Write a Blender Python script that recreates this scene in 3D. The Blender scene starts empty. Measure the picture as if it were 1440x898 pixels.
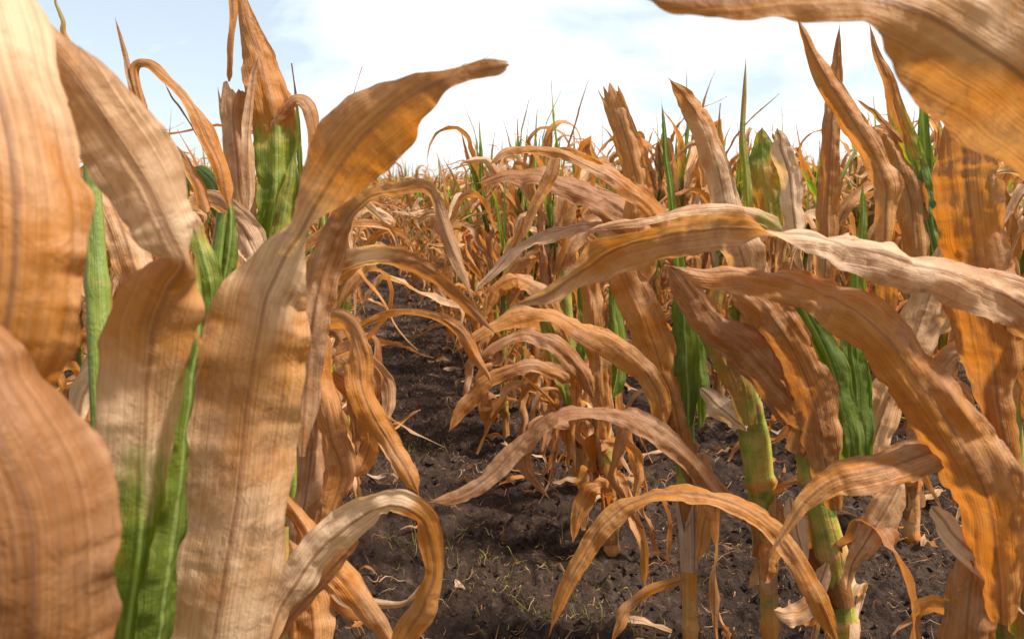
import bpy, math, random
import numpy as np
from mathutils import Vector

R = math.radians
SC = bpy.context.scene
COL = SC.collection

# ------------------------------------------------------------------ camera, sky, sun, exposure
H = 0.85                      # eye height above the soil
YAW, PITCH = R(12.2), R(10.3)
FPX = 1040.0                  # focal length in photo pixels (1440 wide)
cam_d = bpy.data.cameras.new('camera')
cam = bpy.data.objects.new('camera', cam_d); COL.objects.link(cam)
cam.location = (0, 0, H)
cam.rotation_euler = (R(90) - PITCH, 0, -YAW)
cam_d.sensor_width = 36; cam_d.lens = 26
cam_d.clip_start = 0.02; cam_d.clip_end = 3000
cam_d.dof.use_dof = True; cam_d.dof.focus_distance = 1.35; cam_d.dof.aperture_fstop = 10.0
SC.camera = cam

SUN_EL, SUN_AZ = R(56), R(112)          # azimuth clockwise from +Y (the row direction)
world = bpy.data.worlds.new('World'); SC.world = world; world.use_nodes = True
nt = world.node_tree; nt.nodes.clear()
def N(t, typ, **kw):
    n = t.nodes.new(typ)
    for k, v in kw.items():
        if k.startswith('i_'): n.inputs[k[2:].replace('_', ' ')].default_value = v
        else: setattr(n, k, v)
    return n
out = N(nt, 'ShaderNodeOutputWorld'); bg = N(nt, 'ShaderNodeBackground'); bg.inputs['Strength'].default_value = 0.08
sky = N(nt, 'ShaderNodeTexSky', sky_type='NISHITA', sun_disc=False, sun_elevation=SUN_EL, sun_rotation=SUN_AZ)
tc = N(nt, 'ShaderNodeTexCoord'); mp = N(nt, 'ShaderNodeMapping'); mp.inputs['Scale'].default_value = (1.0, 1.0, 3.4); mp.inputs['Location'].default_value = (2.1, 3.3, 0.7)
cn = N(nt, 'ShaderNodeTexNoise'); cn.inputs['Scale'].default_value = 1.9; cn.inputs['Detail'].default_value = 7; cn.inputs['Roughness'].default_value = 0.55; cn.inputs['Distortion'].default_value = 0.35
rp = N(nt, 'ShaderNodeValToRGB'); rp.color_ramp.elements[0].position = 0.46; rp.color_ramp.elements[0].color = (0.36, 0.36, 0.36, 1); rp.color_ramp.elements[1].position = 0.61
mx = N(nt, 'ShaderNodeMixRGB'); mx.inputs['Color2'].default_value = (9.0, 9.6, 9.9, 1)
nt.links.new(tc.outputs['Generated'], mp.inputs['Vector']); nt.links.new(mp.outputs[0], cn.inputs['Vector'])
nt.links.new(cn.outputs['Fac'], rp.inputs['Fac']); nt.links.new(rp.outputs[0], mx.inputs['Fac'])
nt.links.new(sky.outputs[0], mx.inputs['Color1']); nt.links.new(mx.outputs[0], bg.inputs['Color']); nt.links.new(bg.outputs[0], out.inputs['Surface'])

sun_d = bpy.data.lights.new('sun', 'SUN'); sun = bpy.data.objects.new('sun', sun_d); COL.objects.link(sun)
sun_d.energy = 5.0; sun_d.angle = R(7.0); sun_d.color = (1.0, 0.95, 0.87)
sd = Vector((math.sin(SUN_AZ) * math.cos(SUN_EL), math.cos(SUN_AZ) * math.cos(SUN_EL), math.sin(SUN_EL)))
sun.rotation_euler = sd.to_track_quat('Z', 'Y').to_euler()
SC.view_settings.view_transform = 'Standard'; SC.view_settings.look = 'None'
SC.view_settings.gamma = 1; SC.view_settings.use_curve_mapping = False
SC.view_settings.exposure = 0.86
SC.render.engine = 'CYCLES'
SC.cycles.max_bounces = 6; SC.cycles.diffuse_bounces = 4; SC.cycles.transmission_bounces = 4; SC.cycles.glossy_bounces = 2

# ------------------------------------------------------------------ helpers: camera geometry
fwd = np.array([math.sin(YAW) * math.cos(PITCH), math.cos(YAW) * math.cos(PITCH), -math.sin(PITCH)])
rgt = np.array([math.cos(YAW), -math.sin(YAW), 0.0])
upv = np.cross(rgt, fwd)
CAM = np.array([0, 0, H])
def P(px, py, d):
    return CAM + d * (fwd + (px - 720) / FPX * rgt - (py - 449) / FPX * upv)
def ground_depth(py):
    return H / (math.sin(PITCH) + (py - 449) / FPX * math.cos(PITCH))
def nrm(a):
    return a / np.maximum(np.linalg.norm(a, axis=-1, keepdims=True), 1e-9)
def smooth(x): x = np.clip(x, 0, 1); return x * x * (3 - 2 * x)
def wob(rng, n, k):
    """smooth random curve of n samples in -1..1 through k knots"""
    kn = rng.uniform(-1, 1, k + 2); x = np.linspace(0, k + 0.999, n); i = x.astype(int); f = smooth(x - i)
    return kn[i] * (1 - f) + kn[np.minimum(i + 1, k + 1)] * f

def vnoise(x, y, seed):
    xi = np.floor(x).astype(np.int64); yi = np.floor(y).astype(np.int64); fx = x - xi; fy = y - yi
    fx = fx * fx * (3 - 2 * fx); fy = fy * fy * (3 - 2 * fy)
    def h(a, b):
        q = (a * 374761393 + b * 668265263 + seed * 974711) & 0xffffffff
        q = ((q ^ (q >> 13)) * 1274126177) & 0xffffffff
        return ((q ^ (q >> 16)) & 0xffff) / 65535.0
    return (h(xi, yi) * (1 - fx) + h(xi + 1, yi) * fx) * (1 - fy) + (h(xi, yi + 1) * (1 - fx) + h(xi + 1, yi + 1) * fx) * fy
# ------------------------------------------------------------------ materials
def value_nodes(t):
    L = t.links.new
    def math_(op, a, b=None, c=None):
        n = t.nodes.new('ShaderNodeMath'); n.operation = op
        for i, v in enumerate((a, b, c)):
            if v is None: continue
            if isinstance(v, (int, float)): n.inputs[i].default_value = v
            else: L(v, n.inputs[i])
        return n.outputs[0]
    def mix(f, a, b, mode='MIX'):
        n = t.nodes.new('ShaderNodeMixRGB'); n.blend_type = mode
        for i, v in enumerate((f, a, b)):
            if isinstance(v, (int, float)): n.inputs[i].default_value = v
            elif isinstance(v, tuple): n.inputs[i].default_value = (*v, 1)
            else: L(v, n.inputs[i])
        return n.outputs[0]
    def noise(vec, scale, detail=3, rough=0.55, dist=0.0):
        n = t.nodes.new('ShaderNodeTexNoise'); n.inputs['Scale'].default_value = scale; n.inputs['Detail'].default_value = detail
        n.inputs['Roughness'].default_value = rough; n.inputs['Distortion'].default_value = dist
        L(vec, n.inputs['Vector']); return n.outputs['Fac']
    def sstep(x, lo, hi):
        n = t.nodes.new('ShaderNodeMapRange'); n.interpolation_type = 'SMOOTHSTEP'
        n.inputs['From Min'].default_value = lo; n.inputs['From Max'].default_value = hi
        L(x, n.inputs['Value']); return n.outputs['Result']
    return L, math_, mix, noise, sstep

def plant_material(name, translucent, rough):
    m = bpy.data.materials.new(name); m.use_nodes = True; t = m.node_tree; t.nodes.clear()
    L, M, mix, noise, sstep = value_nodes(t)
    out = t.nodes.new('ShaderNodeOutputMaterial')
    uv = t.nodes.new('ShaderNodeUVMap'); uv.uv_map = 'UVMap'
    at = t.nodes.new('ShaderNodeAttribute'); at.attribute_name = 'tint'
    sp = t.nodes.new('ShaderNodeSeparateColor'); L(at.outputs['Color'], sp.inputs[0])
    green, pale, rnd, edge = sp.outputs[0], sp.outputs[1], sp.outputs[2], at.outputs['Alpha']
    oi = t.nodes.new('ShaderNodeObjectInfo')
    rr = M('FRACT', M('ADD', oi.outputs['Random'], rnd))
    su = t.nodes.new('ShaderNodeSeparateXYZ'); L(uv.outputs[0], su.inputs[0])
    u, v = su.outputs[0], su.outputs[1]
    def vec(su_, sv_, off):
        c = t.nodes.new('ShaderNodeCombineXYZ')
        L(M('MULTIPLY', u, su_), c.inputs[0]); L(M('MULTIPLY', v, sv_), c.inputs[1]); L(M('MULTIPLY_ADD', rr, 37.0, off), c.inputs[2])
        return c.outputs[0]
    fine = noise(vec(760, 7, 0), 1.0, 2)           # hair-fine veins
    vein = noise(vec(260, 5, 3), 1.0, 3, 0.6)      # ribs
    streak = noise(vec(60, 4, 7), 1.0, 3, 0.6, 0.3)
    blotch = noise(vec(26, 17, 11), 1.0, 4, 0.62, 0.5)
    big = noise(vec(9, 6, 17), 1.0, 2)
    spots = noise(vec(160, 110, 23), 1.0, 3, 0.7)
    # dead tissue: rust orange, tan, bleached straw
    a = sstep(M('ADD', M('MULTIPLY', big, 0.65), M('ADD', M('MULTIPLY', streak, .16), M('MULTIPLY', blotch, 0.46))), 0.47, 0.78)
    dry = mix(a, (0.465, 0.163, 0.013), (0.485, 0.220, 0.060))
    rr2 = M('FRACT', M('MULTIPLY', rr, 7.31))
    dry = mix(M('MULTIPLY', sstep(rr2, 0.55, 1.0), 0.75), dry, (0.27, 0.11, 0.042))
    p = sstep(M('ADD', M('ADD', M('MULTIPLY', pale, 0.85), M('MULTIPLY', blotch, 0.75)), M('MULTIPLY', sstep(rr, 0.65, 1.0), 0.26)), 0.58, 1.18)
    dry = mix(p, dry, (0.66, 0.45, 0.28))
    wea = noise(vec(75, 55, 41), 1.0, 4, 0.7, 0.8); big2 = noise(vec(16, 9, 53), 1.0, 2)
    dry = mix(M('MULTIPLY', sstep(M('ADD', M('MULTIPLY', wea, 0.6), M('MULTIPLY', big2, 0.6)), 0.60, 0.80), 0.6), dry, (0.25, 0.125, 0.07))
    dry = mix(M('MULTIPLY', sstep(M('ADD', M('MULTIPLY', wea, -0.5), M('MULTIPLY', big2, 1.0)), 0.25, 0.45), 0.28), dry, (0.57, 0.35, 0.19))
    # living tissue
    gcol = mix(sstep(streak, 0.35, 0.7), (0.085, 0.12, 0.013), (0.19, 0.22, 0.028))
    gy = mix(sstep(blotch, 0.35, 0.65), (0.40, 0.33, 0.05), gcol)
    g = sstep(M('ADD', green, M('MULTIPLY', M('ADD', M('SUBTRACT', blotch, 0.5), M('SUBTRACT', streak, 0.5)), 0.55)), 0.33, 0.62)
    gg = sstep(M('ADD', green, M('MULTIPLY', M('SUBTRACT', blotch, 0.5), 0.6)), 0.5, 0.85)
    liv = mix(gg, gy, gcol)
    col = mix(g, dry, liv)
    # ribs, brown edges, specks
    lines = sstep(noise(vec(680, 2.6, 61), 1.0, 2, 0.5), 0.50, 0.62)
    col = mix(M('MULTIPLY', lines, 0.20), col, mix(g, (0.20, 0.085, 0.03), (0.02, 0.05, 0.01)))
    lines2 = sstep(noise(vec(760, 3.2, 71), 1.0, 2, 0.5), 0.55, 0.66)
    col = mix(M('MULTIPLY', lines2, 0.10), col, mix(g, (0.74, 0.56, 0.38), (0.22, 0.30, 0.09)))
    k = M('ADD', 0.46, M('ADD', M('MULTIPLY', vein, 0.24), M('ADD', M('MULTIPLY', fine, 0.38), M('MULTIPLY', blotch, 0.46))))
    col = mix(1.0, col, k, 'MULTIPLY')
    col = mix(M('MULTIPLY', sstep(M('ADD', M('MULTIPLY', edge, 0.6), M('MULTIPLY', blotch, 0.5)), 0.72, 0.95), 0.45), col, (0.30, 0.13, 0.05))
    col = mix(M('MULTIPLY', sstep(spots, 0.66, 0.78), 0.5), col, (0.16, 0.075, 0.035))
    ab = M('ABSOLUTE', u)
    rib = M('SUBTRACT', 1.0, sstep(ab, 0.0007, 0.0021))
    col = mix(M('MULTIPLY', rib, 0.7 if translucent else 0.0), col, mix(g, (0.24, 0.11, 0.05), (0.30, 0.36, 0.10)))
    bs = t.nodes.new('ShaderNodeBsdfPrincipled'); L(col, bs.inputs['Base Color'])
    bs.inputs['Specular IOR Level'].default_value = 0.35
    L(M('ADD', rough, M('MULTIPLY', blotch, 0.25)), bs.inputs['Roughness'])
    hgt = M('ADD', M('ADD', M('ADD', M('MULTIPLY', vein, 0.8), M('MULTIPLY', lines, -0.22)), M('MULTIPLY', fine, 0.25)), M('ADD', M('MULTIPLY', blotch, 2.4), M('ADD', M('MULTIPLY', streak, 0.7), M('MULTIPLY', wea, 1.3))))
    bp = t.nodes.new('ShaderNodeBump'); bp.inputs['Strength'].default_value = 0.75; bp.inputs['Distance'].default_value = 0.0017
    L(hgt, bp.inputs['Height']); L(bp.outputs[0], bs.inputs['Normal'])
    if translucent:
        tr = t.nodes.new('ShaderNodeBsdfTranslucent')
        L(mix(1.0, col, mix(g, (1.18, 0.98, 0.55), (1.35, 1.5, 0.4)), 'MULTIPLY'), tr.inputs['Color']); L(bp.outputs[0], tr.inputs['Normal'])
        ms = t.nodes.new('ShaderNodeMixShader'); ms.inputs[0].default_value = translucent
        L(bs.outputs[0], ms.inputs[1]); L(tr.outputs[0], ms.inputs[2]); L(ms.outputs[0], out.inputs['Surface'])
    else:
        L(bs.outputs[0], out.inputs['Surface'])
    return m
M_LEAF = plant_material('dry_maize_leaf', 0.43, 0.42)
M_STALK = plant_material('maize_stalk', 0.0, 0.38)

def soil_material():
    m = bpy.data.materials.new('dark_soil'); m.use_nodes = True; t = m.node_tree; t.nodes.clear()
    L, M, mix, noise, sstep = value_nodes(t)
    out = t.nodes.new('ShaderNodeOutputMaterial'); tcn = t.nodes.new('ShaderNodeTexCoord'); o = tcn.outputs['Object']
    n1 = noise(o, 3.0, 4); n2 = noise(o, 38, 5, 0.65); n3 = noise(o, 190, 4, 0.7); n4 = noise(o, 11, 4, 0.6)
    col = mix(sstep(n1, 0.35, 0.65), (0.030, 0.017, 0.011), (0.060, 0.035, 0.023))
    col = mix(sstep(n2, 0.50, 0.72), col, (0.092, 0.056, 0.042))
    col = mix(M('MULTIPLY', sstep(n4, 0.56, 0.68), 0.3), col, (0.11, 0.072, 0.052))
    col = mix(M('MULTIPLY', sstep(n3, 0.60, 0.72), 0.7), col, (0.22, 0.145, 0.10))  # light flecks paint the sparkle of the crumbs into the colour
    n5 = noise(o, 75, 3, 0.7)
    col = mix(M('MULTIPLY', sstep(n5, 0.56, 0.40), 0.0), col, col)
    col = mix(M('MULTIPLY', M('SUBTRACT', 1.0, sstep(n5, 0.36, 0.47)), 0.45), col, (0.012, 0.008, 0.006))
    bs = t.nodes.new('ShaderNodeBsdfPrincipled'); L(col, bs.inputs['Base Color']); bs.inputs['Roughness'].default_value = 0.92
    bs.inputs['Specular IOR Level'].default_value = 0.15
    bp = t.nodes.new('ShaderNodeBump'); bp.inputs['Strength'].default_value = 1.0; bp.inputs['Distance'].default_value = 0.02
    L(M('ADD', n2, M('MULTIPLY', n3, 0.45)), bp.inputs['Height']); L(bp.outputs[0], bs.inputs['Normal']); L(bs.outputs[0], out.inputs['Surface'])
    return m
M_SOIL = soil_material()

# ------------------------------------------------------------------ mesh helpers
def mesh_obj(name, V, F, mat, parent=None, uv=None, tint=None, loc=None):
    me = bpy.data.meshes.new(name)
    V = np.asarray(V, dtype=np.float32); F = np.asarray(F, dtype=np.int32)
    me.vertices.add(len(V)); me.vertices.foreach_set('co', V.ravel())
    me.loops.add(F.size); me.loops.foreach_set('vertex_index', F.ravel())
    me.polygons.add(len(F)); me.polygons.foreach_set('loop_start', np.arange(0, F.size, F.shape[1], dtype=np.int32))
    me.polygons.foreach_set('loop_total', np.full(len(F), F.shape[1], dtype=np.int32))
    me.update(calc_edges=True)
    me.polygons.foreach_set('use_smooth', np.ones(len(F), dtype=bool))
    if uv is not None:
        l = me.uv_layers.new(name='UVMap'); l.data.foreach_set('uv', np.asarray(uv, np.float32)[F.ravel()].ravel())
    if tint is not None:
        a = me.color_attributes.new('tint', 'FLOAT_COLOR', 'POINT'); a.data.foreach_set('color', np.asarray(tint, np.float32).ravel())
    me.materials.append(mat)
    o = bpy.data.objects.new(name, me); COL.objects.link(o)
    if parent is not None: o.parent = parent
    elif loc is not None: o.location = loc
    return o
def grid_faces(n, m):
    i = np.arange(n - 1)[:, None] * m + np.arange(m - 1)[None, :]
    return np.stack([i, i + 1, i + m + 1, i + m], -1).reshape(-1, 4)

def ribbon(C, W, hw, curl, rng, cols=9, ruffle=0.16, pleat=0.03, rag=0.06, torn=False, green=None, pale=0.3, fold=0.12, bow=1.0, crease=1.0):
    """A leaf: centre line C (n,3), unit width vectors W (n,3), half widths hw (n), curl = half angle of the rolled section (n).
    Returns verts, faces, uv, tint."""
    n = len(C)
    T = nrm(np.gradient(C, axis=0)); W = nrm(W - (W * T).sum(1)[:, None] * T); Nn = nrm(np.cross(T, W)) * bow
    seg = np.r_[0, np.cumsum(np.linalg.norm(np.diff(C, axis=0), axis=1))]; Ltot = seg[-1]
    u = np.linspace(-1, 1, cols)
    curl = np.maximum(np.asarray(curl, float) * np.ones(n), 0.05)
    th = u[None, :] * curl[:, None]
    k = max(4, int(Ltot / 0.055))
    ragL, ragR = 1 + rag * wob(rng, n, k * 2), 1 + rag * wob(rng, n, k * 2)
    rg = np.where(u[None, :] < 0, ragL[:, None], ragR[:, None])
    X = np.sin(th) / curl[:, None] * hw[:, None] * rg
    Z = (1 - np.cos(th)) / curl[:, None] * hw[:, None]
    Z = Z + fold * np.abs(u)[None, :] * hw[:, None]
    # ruffled edges, a different wave on either side
    e1, e2 = wob(rng, n, k) + 0.4 * wob(rng, n, k * 2), wob(rng, n, k) + 0.4 * wob(rng, n, k * 2)
    env = np.abs(u)[None, :] ** 1.7
    Z = Z + ruffle * hw[:, None] * env * np.where(u[None, :] < 0, e1[:, None], e2[:, None])
    if pleat:
        ph = wob(rng, n, max(3, k // 2)) * 1.6
        Z = Z + pleat * hw[:, None] * np.sin(u[None, :] * 7.5 + ph[:, None] * 2) * (0.6 + 0.6 * wob(rng, n, k))[:, None]
    if crease:
        so, sd0 = rng.uniform(0, 50), rng.randint(1000); uu = u[None, :] * np.maximum(hw, .006)[:, None] + so; vv = (seg + so)[:, None] * np.ones((1, cols))
        rid = lambda a, b, q: 1 - 2 * np.abs(2 * vnoise(uu / a, vv / b, sd0 + q) - 1)
        am = np.minimum(hw, .03)[:, None] * crease
        Z = Z + am * (.10 * rid(.013, .07, 1) + .26 * rid(.036, .07, 2) * (.35 + .8 * np.abs(u)[None, :]) + .04 * rid(.0055, .06, 3) + .14 * rid(.020, .028, 4) * env + .07 * rid(.009, .012, 7))
        nick = np.clip((vnoise(vv / .017, np.sign(uu - so) * 5 + so, sd0 + 9) - .80) * 5, 0, 1) * (np.abs(u)[None, :] > .9)
        X = X * (1 - .20 * crease * nick)
        Z = Z - .22 * hw[:, None] * crease * smooth((np.abs(u)[None, :] - .78) / .22) * vnoise(vv / .03, np.sign(uu - so) * 3 + so, sd0 + 8)
        X = X * (1 + .10 * crease * (vnoise(vv / .011, np.sign(uu - so) * 9 + so, sd0 + 5) - .5) * env)
    V = C[:, None, :] + X[..., None] * W[:, None, :] + Z[..., None] * Nn[:, None, :]
    if torn:
        jag = wob(rng, cols, 5) * .8 + wob(rng, cols, 9) * .7 - .3
        for q in range(1, min(12, n // 3)):
            V[-q] += (T[-1] * hw[-1])[None] * (jag * .9 * (1 - q / 12.) ** 1.5)[:, None]
    uv = np.stack([u[None, :] * np.maximum(hw, 0.004)[:, None] * np.ones((n, 1)), seg[:, None] * np.ones((1, cols))], -1).reshape(-1, 2)
    t = np.linspace(0, 1, n)
    g = np.zeros(n) if green is None else (np.full(n, float(green)) if np.isscalar(green) else np.interp(t, [a for a, _ in green], [b for _, b in green]))
    pl = np.full(n, float(pale)) if np.isscalar(pale) else np.interp(t, [a for a, _ in pale], [b for _, b in pale])
    tint = np.zeros((n, cols, 4)); tint[..., 0] = g[:, None]; tint[..., 1] = pl[:, None]; tint[..., 2] = rng.uniform(0, 1); tint[..., 3] = np.abs(u)[None, :] ** 4
    return V.reshape(-1, 3), grid_faces(n, cols), uv, tint.reshape(-1, 4)

def tube(C, r, rng, sides=10, green=0.8, pale=0.3, cap=True):
    n = len(C); T = nrm(np.gradient(C, axis=0)); A = nrm(np.cross(T, np.array([0.3, 1, 0.02]))); B = np.cross(T, A)
    a = np.linspace(0, 2 * math.pi, sides + 1)
    V = C[:, None] + (np.cos(a)[None, :, None] * A[:, None] + np.sin(a)[None, :, None] * B[:, None] * 0.88) * r[:, None, None]
    seg = np.r_[0, np.cumsum(np.linalg.norm(np.diff(C, axis=0), axis=1))]
    uv = np.stack([a[None, :] * 0.011 * np.ones((n, 1)) + 0.004, seg[:, None] * np.ones((1, sides + 1))], -1).reshape(-1, 2)
    t = np.linspace(0, 1, n)
    g = np.full(n, float(green)) if np.isscalar(green) else np.interp(t, [x for x, _ in green], [b for _, b in green])
    tint = np.zeros((n, sides + 1, 4)); tint[..., 0] = g[:, None]; tint[..., 1] = pale; tint[..., 2] = rng.uniform(0, 1)
    return V.reshape(-1, 3), grid_faces(n, sides + 1), uv, tint.reshape(-1, 4)

def stalk_arrays(pts, rad, rng, sides=10, green=0.8, per=0.012, joint=0.13):
    """stalk through pts with radii rad, with swollen joints"""
    pts = np.asarray(pts, float); seg = np.r_[0, np.cumsum(np.linalg.norm(np.diff(pts, axis=0), axis=1))]
    n = max(6, int(seg[-1] / per)); s = np.linspace(0, seg[-1], n)
    C = np.stack([np.interp(s, seg, pts[:, i]) for i in range(3)], 1)
    ker = np.ones(5) / 5
    if n > 12:
        for i in range(3): C[2:-2, i] = np.convolve(C[:, i], ker, 'valid')
    r = np.interp(s, seg, rad)
    ph = rng.uniform(0, joint)
    dd = np.abs((s + ph) % joint - joint / 2)
    ring = np.exp(-(dd / 0.006) ** 2)
    V, F, uv, ti = tube(C, r * (1 + 0.26 * ring), rng, sides, green)
    ti[:, 3] = np.repeat(np.clip(1.3 * ring, 0, 1), sides + 1); ti[:, 0] -= .25 * ti[:, 3]
    return V, F, uv, ti

def tag(o, label=None, cat=None, group=None, kind=None):
    if label: o['label'] = label
    if cat: o['category'] = cat
    if group: o['group'] = group
    if kind: o['kind'] = kind
    return o
def empty(name, loc):
    o = bpy.data.objects.new(name, None); COL.objects.link(o); o.location = loc; o.empty_display_size = 0.1
    return o

# ------------------------------------------------------------------ the ground
def cells(x, y, seed):
    """distance to the nearest and second nearest jittered cell point"""
    xi = np.floor(x).astype(np.int64); yi = np.floor(y).astype(np.int64); d1 = np.full(x.shape, 9.0); d2 = np.full(x.shape, 9.0)
    for a in (-1, 0, 1):
        for b in (-1, 0, 1):
            cx, cy = xi + a, yi + b
            def h(s):
                q = (cx * 374761393 + cy * 668265263 + s * 974711) & 0xffffffff
                q = ((q ^ (q >> 13)) * 1274126177) & 0xffffffff
                return ((q ^ (q >> 16)) & 0xffff) / 65535.0
            d = np.hypot(cx + h(seed) - x, cy + h(seed + 7) - y)
            d2 = np.minimum(d2, np.maximum(d, d1)); d1 = np.minimum(d1, d)
    return d1, d2
def soil_h(x, y):
    z = (vnoise(x * 2.1, y * 2.1, 1) - .5) * 0.035 + (vnoise(x * 6, y * 6, 2) - .5) * 0.028 + (vnoise(x * 15, y * 15, 3) - .5) * 0.018
    wx, wy = x + 0.03 * vnoise(x * 12, y * 12, 21), y + 0.03 * vnoise(x * 12, y * 12, 22)
    d1, d2 = cells(wx * 13, wy * 13, 4)
    z = z + (0.45 - d1) * 0.016 * vnoise(x * 3, y * 3, 5)
    c1, c2 = cells(wx * 3.1, wy * 3.1, 9)
    crack = np.exp(-((c2 - c1) / 0.035) ** 2) * np.clip((vnoise(x * 1.3, y * 1.3, 11) - .42) * 5, 0, 1)
    z = z - 0.035 * crack
    e1, e2 = cells(wx * 34, wy * 34, 14)
    z = z + (0.4 - e1) * 0.011 + np.abs(vnoise(x * 24, y * 24, 16) - .5) * 0.036 + np.abs(vnoise(x * 52, y * 52, 6) - .5) * 0.026 + (vnoise(x * 110, y * 110, 8) - .5) * 0.007
    return z
def stretch(lo, hi, n0, a, b, far):
    core = np.linspace(lo, hi, n0); step = core[1] - core[0]
    def tail(lim):
        t = [0.0]; s = step
        while t[-1] < lim: s *= 1.06; t.append(t[-1] + s)
        return np.array(t[1:])
    return np.r_[(lo - tail(far))[::-1], core, hi + tail(far)]
gx = stretch(-0.6, 1.9, 440, 0, 0, 700); gy = stretch(0.9, 4.2, 560, 0, 0, 900)
GX, GY = np.meshgrid(gx, gy)
fade = np.clip(1.4 - np.maximum(np.abs(GX - .6) - 1.5, np.abs(GY - 2.7) - 2) / 12, 0.15, 1)
GZ = soil_h(GX, GY) * fade
ground = mesh_obj('soil_ground', np.stack([GX, GY, GZ], -1).reshape(-1, 3), grid_faces(len(gy), len(gx)), M_SOIL)
tag(ground, kind='structure')

# ------------------------------------------------------------------ hero plants, read off the photograph
HEROES = []
def catmull(K, per):
    K = np.asarray(K, float); A = np.vstack([2 * K[0] - K[1], K, 2 * K[-1] - K[-2]]); o = []
    for i in range(1, len(A) - 2):
        t = np.linspace(0, 1, per, endpoint=False)[:, None]
        p0, p1, p2, p3 = A[i - 1], A[i], A[i + 1], A[i + 2]
        o.append(0.5 * ((2 * p1) + (p2 - p0) * t + (2 * p0 - 5 * p1 + 4 * p2 - p3) * t ** 2 + (3 * p1 - p0 - 3 * p2 + p3) * t ** 3))
    o.append(A[-2][None]); return np.vstack(o)
def hero_leaf(pts, seed, d=None, **kw):
    """pts: (px, py, depth, full width in photo px, roll in degrees[, curl])"""
    rng = np.random.RandomState(seed)
    K = []
    for p in pts:
        p = tuple(p)
        if len(p) == 3: p = (p[0], p[1], d, p[2], 0)
        elif len(p) == 4: p = (p[0], p[1], d, p[2], p[3])
        if len(p) == 5: p = p + (kw.get('curl', 0.5),)
        K.append(p)
    kw = dict(kw); kw.pop('curl', None)
    span = sum(math.hypot(a[0] - b[0], a[1] - b[1]) for a, b in zip(K, K[1:]))
    per = max(8, min(30, int(span / (len(K) - 1) / 3.5)))
    S = catmull(K, per)
    S[:, 3] = np.maximum(S[:, 3], 1.0)
    m = len(S); tt = np.linspace(0, 1, m)
    if K[0][5] < 1: S[:, 3] *= .3 + .7 * smooth(tt / .07)
    if not kw.get('torn'): S[:, 3] *= 1 - .85 * smooth((tt - .93) / .07)
    kk = max(5, int(span / 45)); wf = min(1, 40 / S[:, 3].mean())
    S[:, 4] += (14 * wob(rng, m, kk) + 6 * wob(rng, m, kk * 3)) * wf
    S[:, 3] *= 1 + .10 * wob(rng, m, kk)
    S[:, 0] += 2.0 * wob(rng, m, kk) * wf; S[:, 1] += 2.0 * wob(rng, m, kk) * wf
    S[:, 5] *= 1 + .5 * wob(rng, m, kk)
    C = np.array([P(*r[:3]) for r in S])
    ray = nrm(C - CAM); T = nrm(np.gradient(C, axis=0))
    perp = nrm(np.cross(ray, T))
    a = np.radians(S[:, 4])[:, None]
    W = np.cos(a) * perp + np.sin(a) * ray
    hw = S[:, 3] / 2 * S[:, 2] / FPX
    return ribbon(C, W, hw, S[:, 5], rng, cols=max(19, kw.pop('cols', 21)), crease=kw.pop('crease', .85), **kw)

def rule_leaf(rng, h, az, L, e0, e1, kink, sharp, wmax, twist, lean, green, pale, n=26, cols=7, sheath=0.10, crumple=1.0, rs=0.011, low=False):
    n = n if low else 34
    """a leaf growing from a stalk whose axis is lean(z)"""
    ns = max(2, int(n * 0.16)); nb = n - ns
    d = np.array([math.cos(az), math.sin(az), 0]); S = np.array([-math.sin(az), math.cos(az), 0])
    zs = np.linspace(h - sheath, h, ns, endpoint=False)
    A = np.array([lean(z) + d * (rs + 0.002) for z in zs])
    s = np.linspace(0, 1, nb)
    e = e0 + (e1 - e0) * smooth((s - kink + sharp) / (2 * sharp)) + 0.22 * crumple * wob(rng, nb, 5)
    for q in range(rng.randint(1, 4)):      # sharp breaks
        e = e + rng.uniform(-1.2, .6) * crumple * smooth((s - rng.uniform(.25, .9)) / .03 + .5)
    azs = az + 0.5 * crumple * wob(rng, nb, 3) * s + rng.uniform(-.8, .8) * crumple * smooth((s - rng.uniform(.3, .8)) / .03 + .5)
    T = np.stack([np.cos(e) * np.cos(azs), np.cos(e) * np.sin(azs), np.sin(e)], 1)
    st = L / (nb - 1)
    B = lean(h) + d * (rs + 0.002) + np.r_[np.zeros((1, 3)), np.cumsum(T[:-1] * st, axis=0)]
    B[:, 2] = np.maximum(B[:, 2], 0.012 + 0.01 * np.abs(wob(rng, nb, 6)))
    C = np.vstack([A, B])
    Sa = np.stack([-np.sin(azs), np.cos(azs), np.zeros(nb)], 1); Nu = nrm(np.cross(T, -Sa))
    tw = twist * smooth(s * 1.1) + 0.8 * crumple * wob(rng, nb, 5) * s
    Wb = np.cos(tw)[:, None] * Sa + np.sin(tw)[:, None] * Nu
    W = -np.vstack([np.repeat(S[None], ns, 0), Wb])
    prof = np.minimum(1, 0.45 + s * 3.2) * np.clip(1 - ((s - 0.25) / 0.75).clip(0) ** 1.7, 0.02, 1)
    hw = np.r_[np.full(ns, 2.4 * rs), np.maximum(wmax * prof, 0.0015)]
    hw[ns] = max(hw[ns], wmax * .6)
    cb = 0.3 + 0.9 * crumple * (0.5 + 0.5 * wob(rng, nb, 5))
    curl = np.r_[np.full(ns, 2.3), cb]; curl[ns:ns + 2] = (1.6, 1.1)
    return ribbon(C, W, hw, curl, rng, cols=cols, ruffle=0.3 * crumple, pleat=0.0 if low else 0.07, rag=0.16, crease=0 if low else 1.3,  green=green, pale=pale, bow=-1.0)

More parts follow.
